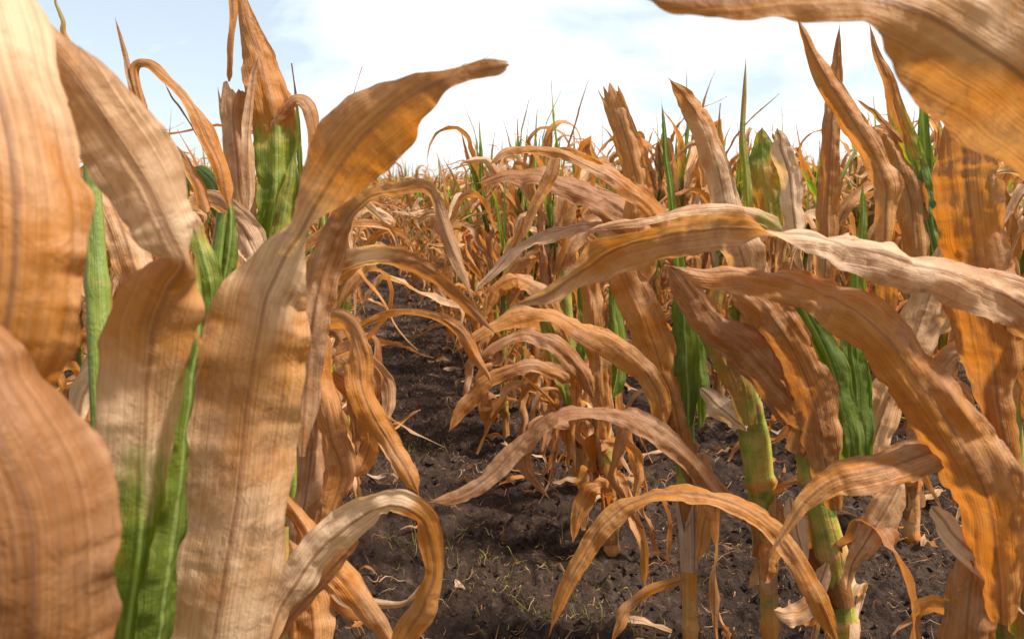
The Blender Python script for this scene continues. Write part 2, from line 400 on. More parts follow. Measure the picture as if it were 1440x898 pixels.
def hero(label, stalk, leaves, green=0.75, w=20, low=2, sheaths=0):
    """stalk: list of (px, py, depth) from the soil up. leaves: list of (part name, points, options)"""
    k = len(HEROES); rng = np.random.RandomState(500 + k)
    if stalk[0][2] is None: stalk[0] = (stalk[0][0], stalk[0][1], ground_depth(stalk[0][1]))
    pts = [P(*s[:3]) for s in stalk]
    base = pts[0].copy(); 
    if base[2] > 0.03:      # carry on down to the soil
        q = base.copy(); q[2] = -0.02; pts.insert(0, q); base = q; stalk = [stalk[0]] + list(stalk)
    pts[0][2] = -0.03
    wid = [(s[3] if len(s) > 3 else w) / 2 * s[2] / FPX for s in stalk]
    root = empty('corn_plant', (base[0], base[1], 0.0)); loc = np.array([base[0], base[1], 0.0])
    tag(root, label, 'corn plant', 'withered corn plants standing in rows')
    V, F, uv, ti = stalk_arrays(pts, wid, rng, 14, green)
    mesh_obj('stalk', V - loc, F, M_STALK, root, uv, ti)
    for i, lf in enumerate(leaves):
        name, p, o = lf if len(lf) == 3 else (lf[0], lf[1], {})
        o = dict(o); lab = o.pop('label', None)
        V, F, uv, ti = hero_leaf(p, 1000 + 37 * k + i, **o)
        m = mesh_obj(name, V - loc, F, M_LEAF, root, uv, ti)
        if lab: m['label'] = lab
    Q = np.array(pts) - loc; zz = Q[:, 2]; ww = np.array(wid + wid[-1:])[:len(zz)] if len(wid) < len(zz) else np.array(wid)[:len(zz)]
    lean = lambda z: np.array([np.interp(z, zz, Q[:, 0]), np.interp(z, zz, Q[:, 1]), z])
    for q in range(sheaths):
        z0 = .16 + q * rng.uniform(.13, .17) + rng.uniform(0, .04); z1 = z0 + rng.uniform(.09, .15); zs = np.linspace(z0, min(z1, zz[-1]), 18)
        if zs[-1] - zs[0] < .05: break
        A = np.array([lean(z) for z in zs]); T = nrm(np.gradient(A, axis=0)); rr_ = np.interp(zs, zz, ww) * 1.10 + .0006 + .0015 * smooth((zs - zs[0]) / (z1 - z0)) * rng.uniform(.2, 1)
        az = rng.uniform(3.6, 5.6); D = np.array([math.cos(az), math.sin(az), 0])[None] * np.ones((18, 1)); D = nrm(D - (D * T).sum(1)[:, None] * T)
        V, F, uv, ti = ribbon(A + D * rr_[:, None], np.cross(T, D), rr_ * 2.5, np.full(18, 2.5), rng, cols=17, ruffle=.05, crease=.15, fold=0, pleat=.0, torn=True, green=[(0, .1 + .4 * rng.uniform()), (.6, .1), (1, 0)], pale=rng.uniform(.2, .7))
        mesh_obj('sheath', V, F, M_LEAF, root, uv, ti)
    for q in range(low):
        r2 = np.random.RandomState(9000 + 31 * k + q)
        V, F, uv, ti = rule_leaf(r2, r2.uniform(.14, .42), r2.uniform(0, 6.28), r2.uniform(.2, .42), R(r2.uniform(20, 60)), R(r2.uniform(-88, -60)), r2.uniform(.1, .3), .1, r2.uniform(.010, .022), r2.uniform(-4, 4), lean, 0.0, r2.uniform(0, .6), crumple=1.5, rs=float(np.interp(.25, zz, ww)))
        mesh_obj('leaf', V, F, M_LEAF, root, uv, ti)
    HEROES.append((base[0], base[1]))
    return root

hero('huge tan leaf blades filling the left edge, closest to the camera',
  [(-150, 1250, 0.50, 40), (-110, 700, 0.48, 40), (-60, 300, 0.45, 36)], [
  ('leaf', [(-70, 700, .36, 120, 20), (-20, 560, .34, 180, 5), (12, 440, .33, 190, 0), (22, 320, .33, 190, 0), (14, 200, .34, 205, 10), (-15, 90, .35, 200, 15), (-50, -40, .37, 190, 20), (-90, -160, .38, 120, 20)], dict(pale=[(0, .1), (.4, .2), (.7, .7), (1, .8)], ruffle=.08, curl=.5, crease=.2, pleat=.012)),  # pale rises towards the tip: the sunlit top is painted into the tint
  ('leaf', [(40, 1100, .33, 160, 0), (40, 950, .32, 210, 0), (48, 830, .31, 235, 0), (38, 710, .305, 250, 0), (-15, 590, .30, 220, 10), (-80, 470, .30, 180, 20), (-150, 360, .31, 130, 30)], dict(pale=.0, ruffle=.06, curl=.6, crease=.16, pleat=.012)),
  ], low=0, sheaths=0)
hero('broad tan leaf folded over a green base, second plant from the left edge',
  [(175, 1160, 0.60, 40), (165, 950, .57, 38), (150, 700, .60, 34), (140, 460, .62, 34), (128, 225, .64, 20)], [
  ('leaf', [(165, 1050, .53, 90, 0, 1.6), (178, 900, .51, 100, 0, 1.1), (198, 760, .49, 105, 5), (203, 640, .48, 125, 5), (208, 540, .47, 138, 0), (217, 460, .46, 128, 0), (237, 408, .45, 92, 10, .9), (258, 372, .44, 44, 30, 1.3), (240, 328, .43, 84, 10, .8), (208, 262, .42, 124, -5), (160, 185, .41, 122, -10), (104, 108, .40, 92, -10), (62, 52, .40, 48, -10), (30, -15, .40, 26, 0)],
     dict(green=[(0, 1), (.12, .75), (.22, .42), (.3, .2), (.4, 0)], pale=[(0, .2), (.25, .6), (.4, .1), (.5, .2), (.6, .75), (.8, .4), (1, .3)], ruffle=.08, curl=.45, crease=.25, pleat=.015)),
  ('leaf', [(215, 1000, .52, 60, 30, 1.2), (232, 850, .50, 55, 35), (252, 700, .49, 40, 40), (268, 560, .48, 22, 40), (280, 450, .48, 14, 30), (272, 350, .48, 8, 0)], dict(green=[(0, 1), (.8, .9), (1, .4)], label='narrow green leaf edge beside the folded blade')),
  ('leaf', [(70, 620, .62, 40), (85, 560, .60, 62), (98, 500, .6, 66), (90, 440, .6, 40), (85, 395, .6, 12)], dict(d=.6, green=.95, label='green leaf')),
  ('leaf', [(205, 405, .68, 16, 20), (180, 440, .66, 38, 15), (150, 490, .64, 46, 0), (122, 545, .64, 40, 0), (108, 600, .64, 8, 0)], dict(pale=1.0, green=0, label='bleached straw-white leaf')),
  ('leaf', [(55, 100, .5, 24), (45, 55, .5, 30), (28, 0, .5, 26), (12, -40, .5, 14)], dict(d=.5, green=.35, pale=0)),
  ], green=1.0, low=0, sheaths=0)
hero('big pinkish tan leaf twisting at a narrow waist to a ragged tip in the sky',
  [(300, 1180, 0.70, 40), (300, 960, .70, 36), (330, 760, .74, 30), (385, 560, .78, 24), (420, 420, .8, 16)], [
  ('leaf', [(285, 1080, .60, 110, 0, 1.2), (300, 920, .58, 150, 0), (318, 800, .57, 152, 0), (336, 690, .56, 150, 0), (345, 590, .56, 158, 0), (358, 500, .55, 160, 5), (372, 430, .55, 136, 8), (395, 372, .55, 82, 15), (424, 325, .54, 38, 30, 1.2), (452, 275, .53, 74, 0), (492, 212, .51, 112, -5), (542, 163, .50, 98, -10), (585, 132, .49, 62, -15), (622, 112, .48, 34, -30), (655, 101, .48, 28, -20), (690, 95, .48, 24, 0), (716, 92, .48, 14, 0)],
     dict(pale=[(0, .75), (.2, .6), (.3, .3), (.45, .8), (.55, .55), (.6, .2), (.8, .15), (1, .5)], ruffle=.12, curl=.35, pleat=.015, torn=True, crease=.32)),
  ('leaf', [(610, 124, .475, 34), (650, 92, .475, 26), (682, 68, .47, 18), (712, 44, .47, 5)], dict(d=.48, pale=.2, label='torn sliver at the leaf tip')),
  ('leaf', [(635, 112, .475, 26), (672, 86, .475, 20), (706, 68, .47, 5)], dict(d=.48, pale=.1, label='torn sliver at the leaf tip')),
  ('leaf', [(425, 640, .70, 30, 0), (432, 540, .70, 42, 0), (440, 450, .69, 48, 0), (455, 380, .69, 50, 5), (478, 325, .68, 38, 20), (515, 285, .68, 30, 50), (560, 268, .68, 30, 55), (603, 268, .68, 20, 40), (622, 310, .68, 22, 10), (640, 360, .68, 20, 0), (668, 432, .68, 3, 0)], dict(pale=.45, green=[(0, .1), (1, 0)], ruffle=.2)),
  ('leaf', [(434, 520, .74, 22, 0), (440, 455, .74, 38, 0), (455, 408, .74, 52, 30), (490, 380, .74, 52, 50), (540, 368, .74, 46, 55), (595, 385, .74, 36, 50), (640, 418, .74, 26, 40), (700, 470, .74, 4, 0)], dict(pale=[(0, 0), (.4, .1), (.5, .9), (.65, .3), (1, .1)])),  # pale peak mid-leaf paints the highlight on top of the arch
  ], green=.7, low=1, sheaths=0)
# the drooping tangle along the left side of the path
hero('corn plant by the path whose lower leaves hang in a crumpled rusty tangle',
  [(412, 1010, None, 26), (410, 760, 1.02, 24), (415, 560, 1.05, 22), (435, 430, 1.05, 18)], [
  ('leaf', [(430, 470, .98, 20, 0), (455, 455, .96, 32, 30), (485, 458, .94, 34, 60), (505, 500, .93, 40, 20), (515, 560, .93, 44, -20), (545, 618, .94, 34, 10), (572, 660, .94, 28, -20), (588, 695, .95, 12, 0)], dict(pale=.05, ruffle=.3)),
  ('leaf', [(420, 500, 1., 20, 0), (440, 480, .98, 40, 20), (446, 540, .97, 52, 0), (462, 610, .96, 48, 40), (482, 660, .96, 42, 0), (470, 715, .96, 30, -30), (452, 745, .96, 6, 0)], dict(pale=.1, ruffle=.3)),
  ('leaf', [(470, 500, 1.02, 20, 0), (500, 492, 1., 30, 40), (535, 520, 1., 24, 50), (547, 560, 1., 20, 0), (540, 598, 1., 8, 0)], dict(pale=.3, ruffle=.3)),
  ('leaf', [(470, 520, 1.02, 30, 0), (500, 550, 1., 44, 20), (520, 610, 1., 30, 60), (512, 650, 1., 30, 0), (492, 668, 1., 10, 0)], dict(pale=.0, ruffle=.35)),
  ('leaf', [(440, 560, 1.03, 30, 0), (462, 600, 1.02, 58, 0), (468, 660, 1.02, 54, 20), (455, 710, 1.02, 40, 0), (440, 760, 1.02, 10, 0)], dict(pale=.25, ruffle=.3)),
  ('leaf', [(425, 560, 1.0, 30, 0), (440, 620, .98, 46, -20), (430, 690, .98, 40, 30), (418, 760, .98, 30, 0), (425, 820, .98, 8, 0)], dict(pale=.2, ruffle=.3)),
  ('leaf', [(478, 478, 1.1, 8, 0), (530, 452, 1.1, 18, 40), (590, 442, 1.1, 20, 50), (640, 462, 1.1, 20, 30), (670, 500, 1.1, 16, 0), (695, 540, 1.1, 3, 0)], dict(pale=.2)),
  ('leaf', [(425, 480, 1.1, 22, 0), (442, 540, 1.08, 40, 10), (455, 600, 1.08, 36, 50), (480, 640, 1.08, 40, 0), (500, 700, 1.08, 6, 0)], dict(pale=.6, ruffle=.3)),
  ('leaf', [(430, 470, 1.12, 20, 0), (470, 470, 1.1, 36, 40), (500, 520, 1.1, 34, 0), (495, 580, 1.1, 30, 40), (505, 640, 1.1, 6, 0)], dict(pale=.3, ruffle=.3)),
  ], green=.8, low=7)
hero('small plant with an arched leaf curling down over soil, bottom left of the path',
  [(400, 1080, None, 24), (398, 960, .82, 24), (396, 860, .82, 20), (400, 740, .84, 12)], [
  ('leaf', [(372, 925, .72, 30, 20), (400, 850, .72, 50, 20), (440, 790, .72, 62, 30), (490, 740, .72, 60, 45), (540, 714, .72, 48, 50), (580, 722, .73, 42, 40), (603, 755, .73, 36, 20), (612, 805, .74, 26, -20), (596, 850, .74, 34, 10), (568, 895, .75, 36, 0), (545, 940, .75, 10, 0)], dict(pale=[(0, .3), (.3, .95), (.45, .8), (.5, .0), (1, .1)], ruffle=.2)),  # whitish crest of the arch is sunlight put into the tint
  ('leaf', [(398, 700, .80, 20, 0), (435, 750, .79, 40, 10), (478, 805, .78, 46, 0), (520, 860, .78, 40, 0), (570, 930, .78, 20, 0)], dict(pale=.3, curl=1.0)),
  ('leaf', [(405, 760, .85, 20, 0), (425, 810, .84, 50, 0), (438, 860, .84, 66, 0), (440, 920, .84, 50, 0), (440, 980, .84, 10, 0)], dict(pale=.35)),
  ('leaf', [(385, 900, .76, 12, 0), (430, 840, .75, 26, 20), (480, 785, .75, 24, 40), (505, 755, .75, 5, 0)], dict(pale=.1)),
  ('leaf', [(405, 770, .86, 14, 0), (450, 800, .86, 26, 20), (490, 840, .86, 22, 0), (560, 850, .86, 10, 40), (600, 815, .86, 3, 0)], dict(pale=.4)),
  ], green=.5, low=4)
# left, middle distance, standing against the sky
hero('corn plant with a tall tan and green blade standing against the sky on the left',
  [(350, 1000, None, 22), (352, 800, 1.20, 20), (358, 560, 1.22, 18), (368, 380, 1.22, 16), (372, 300, 1.2, 12)], [
  ('leaf', [(372, 380, 1.15, 14, 0, 1.4), (378, 335, 1.12, 34, 0), (388, 275, 1.1, 58, 0), (390, 210, 1.1, 68, 0), (380, 140, 1.1, 64, 5), (362, 75, 1.1, 46, 5), (344, 15, 1.1, 22, 0), (334, -25, 1.1, 4, 0)], dict(green=[(0, .9), (.42, .72), (.52, .35), (.62, .1), (1, 0)], pale=.2, pleat=.04, label='broad leaf with a green lower half')),
  ('leaf', [(345, 420, 1.12, 22, 0), (343, 350, 1.1, 36, 0), (338, 280, 1.1, 38, 0), (330, 200, 1.1, 40, 0), (326, 122, 1.1, 40, 0)], dict(pale=.5, torn=True, label='leaf snapped off flat at the top')),
  ('leaf', [(350, 300, 1.08, 10, 0), (350, 220, 1.08, 20, 20), (355, 140, 1.08, 16, 40), (362, 78, 1.08, 2, 0)], dict(pale=.6)),
  ('leaf', [(322, 115, 1.12, 8, 0), (325, 65, 1.12, 10, 30), (330, 0, 1.12, 12, 0), (332, -30, 1.12, 8, 0)], dict(pale=.1)),
  ('leaf', [(432, 290, 1.1, 12, 0), (440, 240, 1.1, 20, 10), (446, 190, 1.1, 22, 20), (436, 148, 1.1, 24, 50), (415, 140, 1.1, 22, 50), (396, 160, 1.1, 18, 20), (379, 182, 1.1, 3, 0)], dict(pale=.2)),
  ('leaf', [(262, 290, 1.1, 20, 30), (300, 288, 1.08, 40, 40), (335, 315, 1.06, 48, 30), (356, 350, 1.06, 40, 0), (362, 390, 1.06, 10, 0)], dict(pale=.7)),
  ('leaf', [(325, 320, 1.15, 20, 0), (308, 275, 1.15, 44, 20), (280, 240, 1.15, 50, 55), (252, 240, 1.15, 30, 40), (262, 285, 1.15, 8, 0)], dict(green=1.0, label='bright green leaf folded over')),
  ('leaf', [(370, 420, 1.1, 20, 0), (392, 350, 1.1, 26, 10), (405, 280, 1.1, 24, 10), (412, 215, 1.1, 4, 0)], dict(green=.6)),
  ('leaf', [(350, 440, 1.1, 30, 0), (330, 380, 1.09, 34, 20), (300, 350, 1.09, 36, 50), (265, 345, 1.09, 20, 40), (230, 400, 1.09, 6, 0)], dict(pale=.3)),
  ], green=.9, low=5)
hero('corn plant with brown spikes and one leaf bent like a hook above the left horizon',
  [(262, 1150, None, 26), (270, 800, 1.0, 24), (285, 560, 1.02, 20), (298, 420, 1.02, 18), (312, 300, 1.02, 14)], [
  ('leaf', [(320, 290, 1.0, 16, 0), (305, 222, 1.0, 26, 20), (275, 155, 1.0, 24, 40), (238, 108, 1.0, 20, 50), (202, 88, 1.0, 14, 40), (190, 105, 1.0, 12, 0), (205, 165, 1.0, 12, 0)], dict(pale=.15)),
  ('leaf', [(225, 240, 1.0, 8, 0), (205, 160, 1.0, 16, 10), (185, 110, 1.0, 12, 20), (160, 24, 1.0, 2, 0)], dict(pale=.1)),
  ('leaf', [(300, 232, 1.0, 6, 0, 2.2), (266, 172, 1.0, 6, 0, 2.2), (232, 118, 1.0, 4, 0, 2.2)], dict(green=.5, pale=0)),
  ('leaf', [(290, 300, 1.0, 18, 0), (272, 245, 1.0, 16, 10), (250, 204, 1.0, 3, 0)], dict(pale=.1)),
  ('leaf', [(95, 70, .95, 8, 0), (88, 30, .95, 7, 0), (76, -10, .95, 2, 0)], dict(green=.5)),
  ('leaf', [(300, 480, 1.0, 26, 0), (296, 400, .98, 34, 0), (282, 340, .98, 26, 10), (268, 290, .98, 10, 0)], dict(green=[(0, 1), (.6, .7), (1, 0)])),
  ('leaf', [(300, 440, 1.02, 20, 0), (318, 380, 1.02, 30, 0), (325, 320, 1.02, 16, 0), (322, 270, 1.02, 3, 0)], dict(green=.9)),
  ('leaf', [(215, 470, .84, 30, 0), (195, 400, .82, 54, 0), (175, 330, .82, 54, 10), (150, 265, .82, 30, 20), (130, 220, .82, 4, 0)], dict(pale=.55)),
  ('leaf', [(285, 430, 1.05, 30, 0), (240, 400, 1.05, 30, 50), (200, 400, 1.05, 26, 50), (165, 440, 1.05, 6, 0)], dict(pale=.3)),
  ], green=1.0, low=4)

# right edge
hero('stout stalk at the right edge with long tan leaves arching left',
  [(1430, 1100, None, 60), (1428, 898, .86, 54), (1420, 700, .84, 48), (1405, 520, .82, 42), (1395, 380, .80, 30)], [
  ('leaf', [(1440, 900, .80, 60, 0, 2.0), (1430, 760, .79, 66, 0, 1.8), (1415, 640, .78, 74, 0, 1.6), (1398, 520, .77, 90, 0, 1.0), (1382, 420, .76, 100, 0), (1368, 320, .75, 92, 0), (1358, 230, .74, 76, 0), (1350, 160, .74, 40, 0), (1338, 100, .74, 8, 0)], dict(pale=.15, ruffle=.10, green=[(0, .45), (.2, .2), (.35, 0)])),
  ('leaf', [(1500, 500, .74, 80, 20), (1440, 428, .72, 84, 30), (1360, 392, .70, 70, 40), (1280, 368, .69, 74, 40), (1200, 345, .68, 74, 45), (1140, 332, .68, 56, 50), (1095, 325, .67, 30, 80), (1050, 322, .67, 42, 130), (1000, 322, .66, 60, 140), (930, 330, .66, 66, 140), (865, 352, .65, 62, 145), (810, 388, .65, 44, 150), (760, 418, .65, 22, 160), (712, 432, .65, 4, 170)],
     dict(pale=[(0, .2), (.35, .6), (.5, .3), (.6, .1), (1, .2)], ruffle=.12, curl=.6, pleat=.05, cols=17)),
  ('leaf', [(1408, 880, .78, 60, 0, 1.4), (1402, 790, .76, 84, 0), (1388, 700, .74, 104, 0), (1350, 620, .73, 108, 5), (1305, 550, .72, 100, 10), (1255, 480, .71, 92, 15), (1190, 425, .70, 84, 30), (1120, 395, .69, 70, 45), (1050, 382, .69, 60, 55), (990, 380, .69, 40, 55), (940, 374, .69, 8, 40)],
     dict(pale=[(0, .15), (.5, .1), (.8, .4), (1, .4)], ruffle=.16, curl=.9, pleat=.06, cols=17)),
  ('leaf', [(1420, 612, .79, 40, 0), (1350, 622, .77, 50, 0), (1290, 640, .75, 62, 20), (1220, 662, .74, 66, 20), (1165, 678, .74, 46, 20), (1120, 722, .74, 18, 0), (1078, 785, .74, 3, 0)], dict(pale=.3, ruffle=.2)),
  ('leaf', [(1470, 850, .80, 60, 20), (1410, 805, .79, 56, 20), (1355, 765, .78, 46, 20), (1330, 735, .78, 34, 0), (1308, 712, .78, 8, 0)], dict(pale=.85, ruffle=.25)),
  ('leaf', [(1375, 760, .82, 30, 0), (1362, 840, .81, 64, 0), (1358, 910, .81, 66, 0), (1360, 990, .81, 10, 0)], dict(pale=.2)),
  ('leaf', [(1340, 400, .80, 40, 0), (1400, 450, .80, 110, 10), (1440, 520, .80, 120, 10), (1480, 600, .80, 60, 0)], dict(pale=.1, label='wide orange tan leaf base')),
  ], green=.55, low=1)
hero('plant reaching in from above on the right, one broad blurred leaf over the sky',
  [(1720, 1500, 0.62, 50), (1690, 900, .6, 48), (1640, 400, .55, 44), (1600, 200, .5, 40)], [
  ('leaf', [(1640, 330, .47, 120, 10), (1540, 210, .44, 190, 10), (1440, 110, .42, 215, 5), (1360, 55, .41, 185, 10), (1290, 15, .40, 120, 30), (1220, -5, .40, 78, 50), (1120, -8, .40, 70, 45), (1020, 2, .40, 46, 40), (950, 2, .40, 30, 30), (905, -2, .40, 6, 0)], dict(pale=[(0, .15), (.3, .45), (.6, .2), (1, .0)], ruffle=.12, curl=.5, pleat=.02, crease=.3)),
  ('leaf', [(1600, 250, .55, 60, 0), (1500, 60, .52, 90, 30), (1430, -10, .52, 70, 40), (1330, -50, .52, 20, 30)], dict(pale=.1)),
  ], green=.5)

# right row: the three nearest stalks that stand on the visible soil
hero('bare green and brown stalk standing on soil just right of the path bottom',
  [(973, 935, None, 24), (969, 800, 1.32, 22), (966, 700, 1.31, 26), (962, 600, 1.30, 28), (962, 480, 1.30, 24), (955, 390, 1.30, 14)], [
  ('leaf', [(968, 660, 1.28, 30, 0, 2.2), (952, 590, 1.27, 50, 0, 1.4), (930, 510, 1.26, 60, 0), (905, 440, 1.25, 60, 0), (880, 385, 1.25, 46, 0), (868, 350, 1.25, 20, 0)], dict(pale=.25)),
  ('leaf', [(968, 600, 1.27, 26, 0, 1.6), (968, 520, 1.26, 38, 0), (962, 450, 1.26, 34, 0), (955, 380, 1.26, 20, 0), (945, 290, 1.26, 12, 0), (936, 210, 1.26, 8, 0), (930, 138, 1.26, 1, 0)], dict(green=1.0, label='dark green upright leaf with a needle tip')),
  ('leaf', [(985, 600, 1.29, 20, 0, 1.6), (982, 520, 1.29, 30, 0), (975, 440, 1.29, 20, 0), (972, 380, 1.29, 6, 0)], dict(green=.95)),
  ('leaf', [(860, 900, 1.22, 3, 0), (874, 872, 1.22, 18, 0), (892, 846, 1.24, 18, 30), (925, 826, 1.28, 16, 40), (966, 814, 1.31, 12, 0)], dict(pale=.1)),
  ('leaf', [(985, 640, 1.27, 26, 0), (1000, 560, 1.27, 30, 10), (990, 700, 1.27, 26, 0), (985, 790, 1.27, 6, 0)][:1] + [(996, 690, 1.27, 30, 0), (990, 745, 1.27, 26, 20), (978, 795, 1.27, 5, 0)], dict(pale=.05)),
  ('leaf', [(985, 545, 1.24, 16, 0), (1008, 570, 1.22, 36, 10), (1035, 592, 1.21, 30, 10), (1050, 605, 1.21, 5, 0)], dict(pale=1.0, label='bleached straw-white leaf')),
  ('leaf', [(905, 400, 1.28, 40, 0), (896, 320, 1.28, 42, 0), (896, 255, 1.28, 40, 0), (880, 190, 1.28, 36, 0), (856, 120, 1.28, 30, 0)], dict(pale=.1, torn=True, label='orange leaf with a torn square top')),
  ('leaf', [(935, 600, 1.2, 26, 0), (922, 545, 1.19, 34, 0), (890, 503, 1.18, 38, 20), (830, 468, 1.16, 38, 40), (775, 440, 1.15, 40, 45), (705, 450, 1.15, 30, 40), (640, 492, 1.15, 4, 0)], dict(pale=.12)),
  ('leaf', [(955, 330, 1.22, 36, 20), (905, 278, 1.2, 42, 40), (850, 240, 1.18, 34, 50), (785, 212, 1.17, 26, 50), (725, 210, 1.16, 18, 40), (685, 232, 1.15, 3, 0)], dict(pale=.3)),
  ], green=[(0, .3), (.25, .42), (.4, .6), (1, .8)], low=2, sheaths=1)
hero('swollen green stalk with long rust leaves arching left over the path',
  [(1087, 950, None, 26), (1080, 800, 1.28, 26), (1072, 700, 1.27, 36), (1062, 620, 1.26, 44), (1045, 540, 1.25, 32), (1030, 430, 1.24, 24)], [
  ('leaf', [(1040, 730, 1.18, 24, 0), (1005, 688, 1.17, 34, 20), (958, 630, 1.16, 40, 30), (900, 585, 1.15, 44, 40), (840, 572, 1.15, 34, 50), (785, 578, 1.14, 32, 50), (735, 618, 1.14, 34, 30), (690, 665, 1.14, 28, 20), (645, 695, 1.14, 22, 20), (598, 707, 1.14, 6, 0)], dict(pale=.2, ruffle=.25)),
  ('leaf', [(1180, 910, 1.02, 28, 0), (1142, 825, 1.02, 30, 10), (1095, 752, 1.02, 34, 30), (1035, 708, 1.02, 34, 50), (955, 690, 1.02, 36, 50), (890, 702, 1.02, 34, 35), (838, 752, 1.02, 34, 10), (800, 820, 1.02, 24, 0), (772, 896, 1.02, 3, 0)], dict(pale=.15, curl=.5)),
  ('leaf', [(1120, 640, 1.16, 44, 0, 1.2), (1135, 600, 1.15, 62, 0), (1100, 545, 1.14, 64, 5), (1050, 490, 1.13, 58, 10), (1000, 455, 1.12, 50, 10), (965, 410, 1.12, 36, 0), (940, 375, 1.12, 8, 0)], dict(pale=.25, green=[(0, .3), (.3, 0)])),
  ('leaf', [(1052, 600, 1.2, 30, 0, 1.4), (1035, 520, 1.18, 50, 0), (1010, 470, 1.18, 46, 0), (1005, 420, 1.18, 30, 0), (1020, 370, 1.18, 8, 0)], dict(pale=.3, green=.46, label='yellowing leaf')),
  ('leaf', [(1062, 520, 1.2, 26, 0), (1060, 440, 1.2, 40, 0), (1046, 370, 1.2, 56, 0), (1030, 320, 1.2, 54, 0), (1012, 250, 1.2, 36, 0), (990, 185, 1.2, 36, 5), (965, 140, 1.2, 30, 10), (938, 108, 1.2, 4, 0)], dict(pale=[(0, .3), (.5, .7), (.8, .3), (1, .0)])),
  ('leaf', [(1052, 560, 1.22, 26, 0), (1048, 480, 1.22, 40, 0), (1050, 420, 1.22, 34, 0), (1060, 360, 1.22, 20, 0), (1052, 280, 1.22, 14, 0), (1046, 180, 1.22, 9, 0), (1050, 70, 1.22, 1, 0)], dict(green=[(0, .5), (.4, .5), (.5, .8), (1, .45)], label='yellow green leaf ending in a tall grey spike')),
  ('leaf', [(1100, 320, 1.1, 24, 20), (1070, 300, 1.09, 26, 40), (1020, 288, 1.09, 22, 50), (950, 296, 1.08, 24, 50), (880, 312, 1.08, 18, 45), (825, 322, 1.08, 3, 0)], dict(pale=.6, green=[(0, .5), (.2, .45), (.35, 0)])),
  ('leaf', [(1110, 700, 1.22, 12, 0), (1118, 730, 1.22, 30, 0), (1128, 770, 1.22, 22, 0), (1132, 800, 1.22, 4, 0)], dict(pale=1.0, label='bleached straw-white leaf')),
  ('leaf', [(1095, 700, 1.24, 20, 0), (1090, 760, 1.22, 36, 0), (1078, 800, 1.22, 24, 0), (1075, 820, 1.22, 6, 0)], dict(pale=.1)),
  ], green=[(0, .3), (.2, .42), (.3, .55), (.5, .58), (1, .7)])
hero('corn plant with green sheath and tan leaves, third stalk right of the path bottom',
  [(1190, 960, None, 30), (1186, 860, 1.24, 34), (1168, 770, 1.23, 42), (1150, 700, 1.22, 36), (1125, 600, 1.21, 30), (1115, 450, 1.2, 20)], [
  ('leaf', [(1172, 720, 1.15, 30, 0, 1.4), (1160, 640, 1.13, 50, 0), (1148, 570, 1.12, 68, 0), (1115, 490, 1.11, 68, 0), (1070, 430, 1.11, 56, 10), (1030, 395, 1.11, 20, 0)], dict(pale=.25, green=[(0, .4), (.25, .1), (.5, 0)])),
  ('leaf', [(1190, 700, 1.2, 34, 0, 1.4), (1192, 610, 1.18, 44, 0), (1170, 520, 1.18, 42, 0), (1135, 440, 1.18, 34, 0), (1105, 380, 1.18, 8, 0)], dict(green=1.0, label='fresh green leaf')),
  ('leaf', [(1210, 690, 1.22, 30, 0), (1208, 580, 1.21, 44, 0), (1200, 490, 1.21, 36, 0), (1205, 410, 1.21, 24, 0), (1212, 330, 1.21, 16, 0), (1212, 260, 1.21, 6, 0)], dict(green=[(0, 1), (1, .8)], label='fresh green leaf')),
  ('leaf', [(1268, 668, 1.15, 6, 0), (1252, 705, 1.14, 40, 0), (1228, 748, 1.14, 44, 0), (1200, 790, 1.15, 22, 0), (1190, 830, 1.18, 8, 0)], dict(pale=.3)),
  ('leaf', [(1215, 700, 1.25, 30, 0), (1232, 610, 1.24, 52, 0), (1262, 530, 1.24, 56, 0), (1295, 450, 1.24, 60, 0), (1320, 380, 1.24, 34, 0), (1340, 320, 1.24, 6, 0)], dict(pale=.55)),
  ('leaf', [(1245, 345, 1.12, 34, 0), (1246, 275, 1.12, 38, 0), (1232, 225, 1.12, 44, 0), (1195, 160, 1.12, 42, 0), (1155, 95, 1.12, 32, 0), (1118, 22, 1.12, 6, 0)], dict(pale=.0, curl=1.2)),
  ('leaf', [(1240, 500, 1.14, 16, 0), (1245, 420, 1.13, 30, 0), (1244, 335, 1.12, 34, 0)], dict(pale=.2)),
  ('leaf', [(1160, 420, 1.25, 20, 0), (1164, 330, 1.25, 30, 0), (1166, 230, 1.25, 28, 0), (1174, 130, 1.25, 22, 10), (1180, 32, 1.25, 2, 0)], dict(pale=.2)),
  ('leaf', [(1085, 330, 1.3, 30, 0), (1078, 270, 1.3, 42, 0), (1072, 215, 1.3, 34, 0), (1070, 180, 1.3, 6, 0)], dict(green=.52, label='yellow green leaf')),
  ('leaf', [(1120, 330, 1.1, 30, 0), (1110, 260, 1.1, 34, 0), (1100, 210, 1.1, 28, 0), (1094, 180, 1.1, 8, 0)], dict(pale=.9)),
  ('leaf', [(1165, 790, 1.2, 22, 0), (1140, 850, 1.17, 26, 10), (1110, 862, 1.16, 30, 30), (1088, 858, 1.16, 5, 0)], dict(pale=.6)),
  ], green=[(0, .4), (.25, .62), (1, .8)])
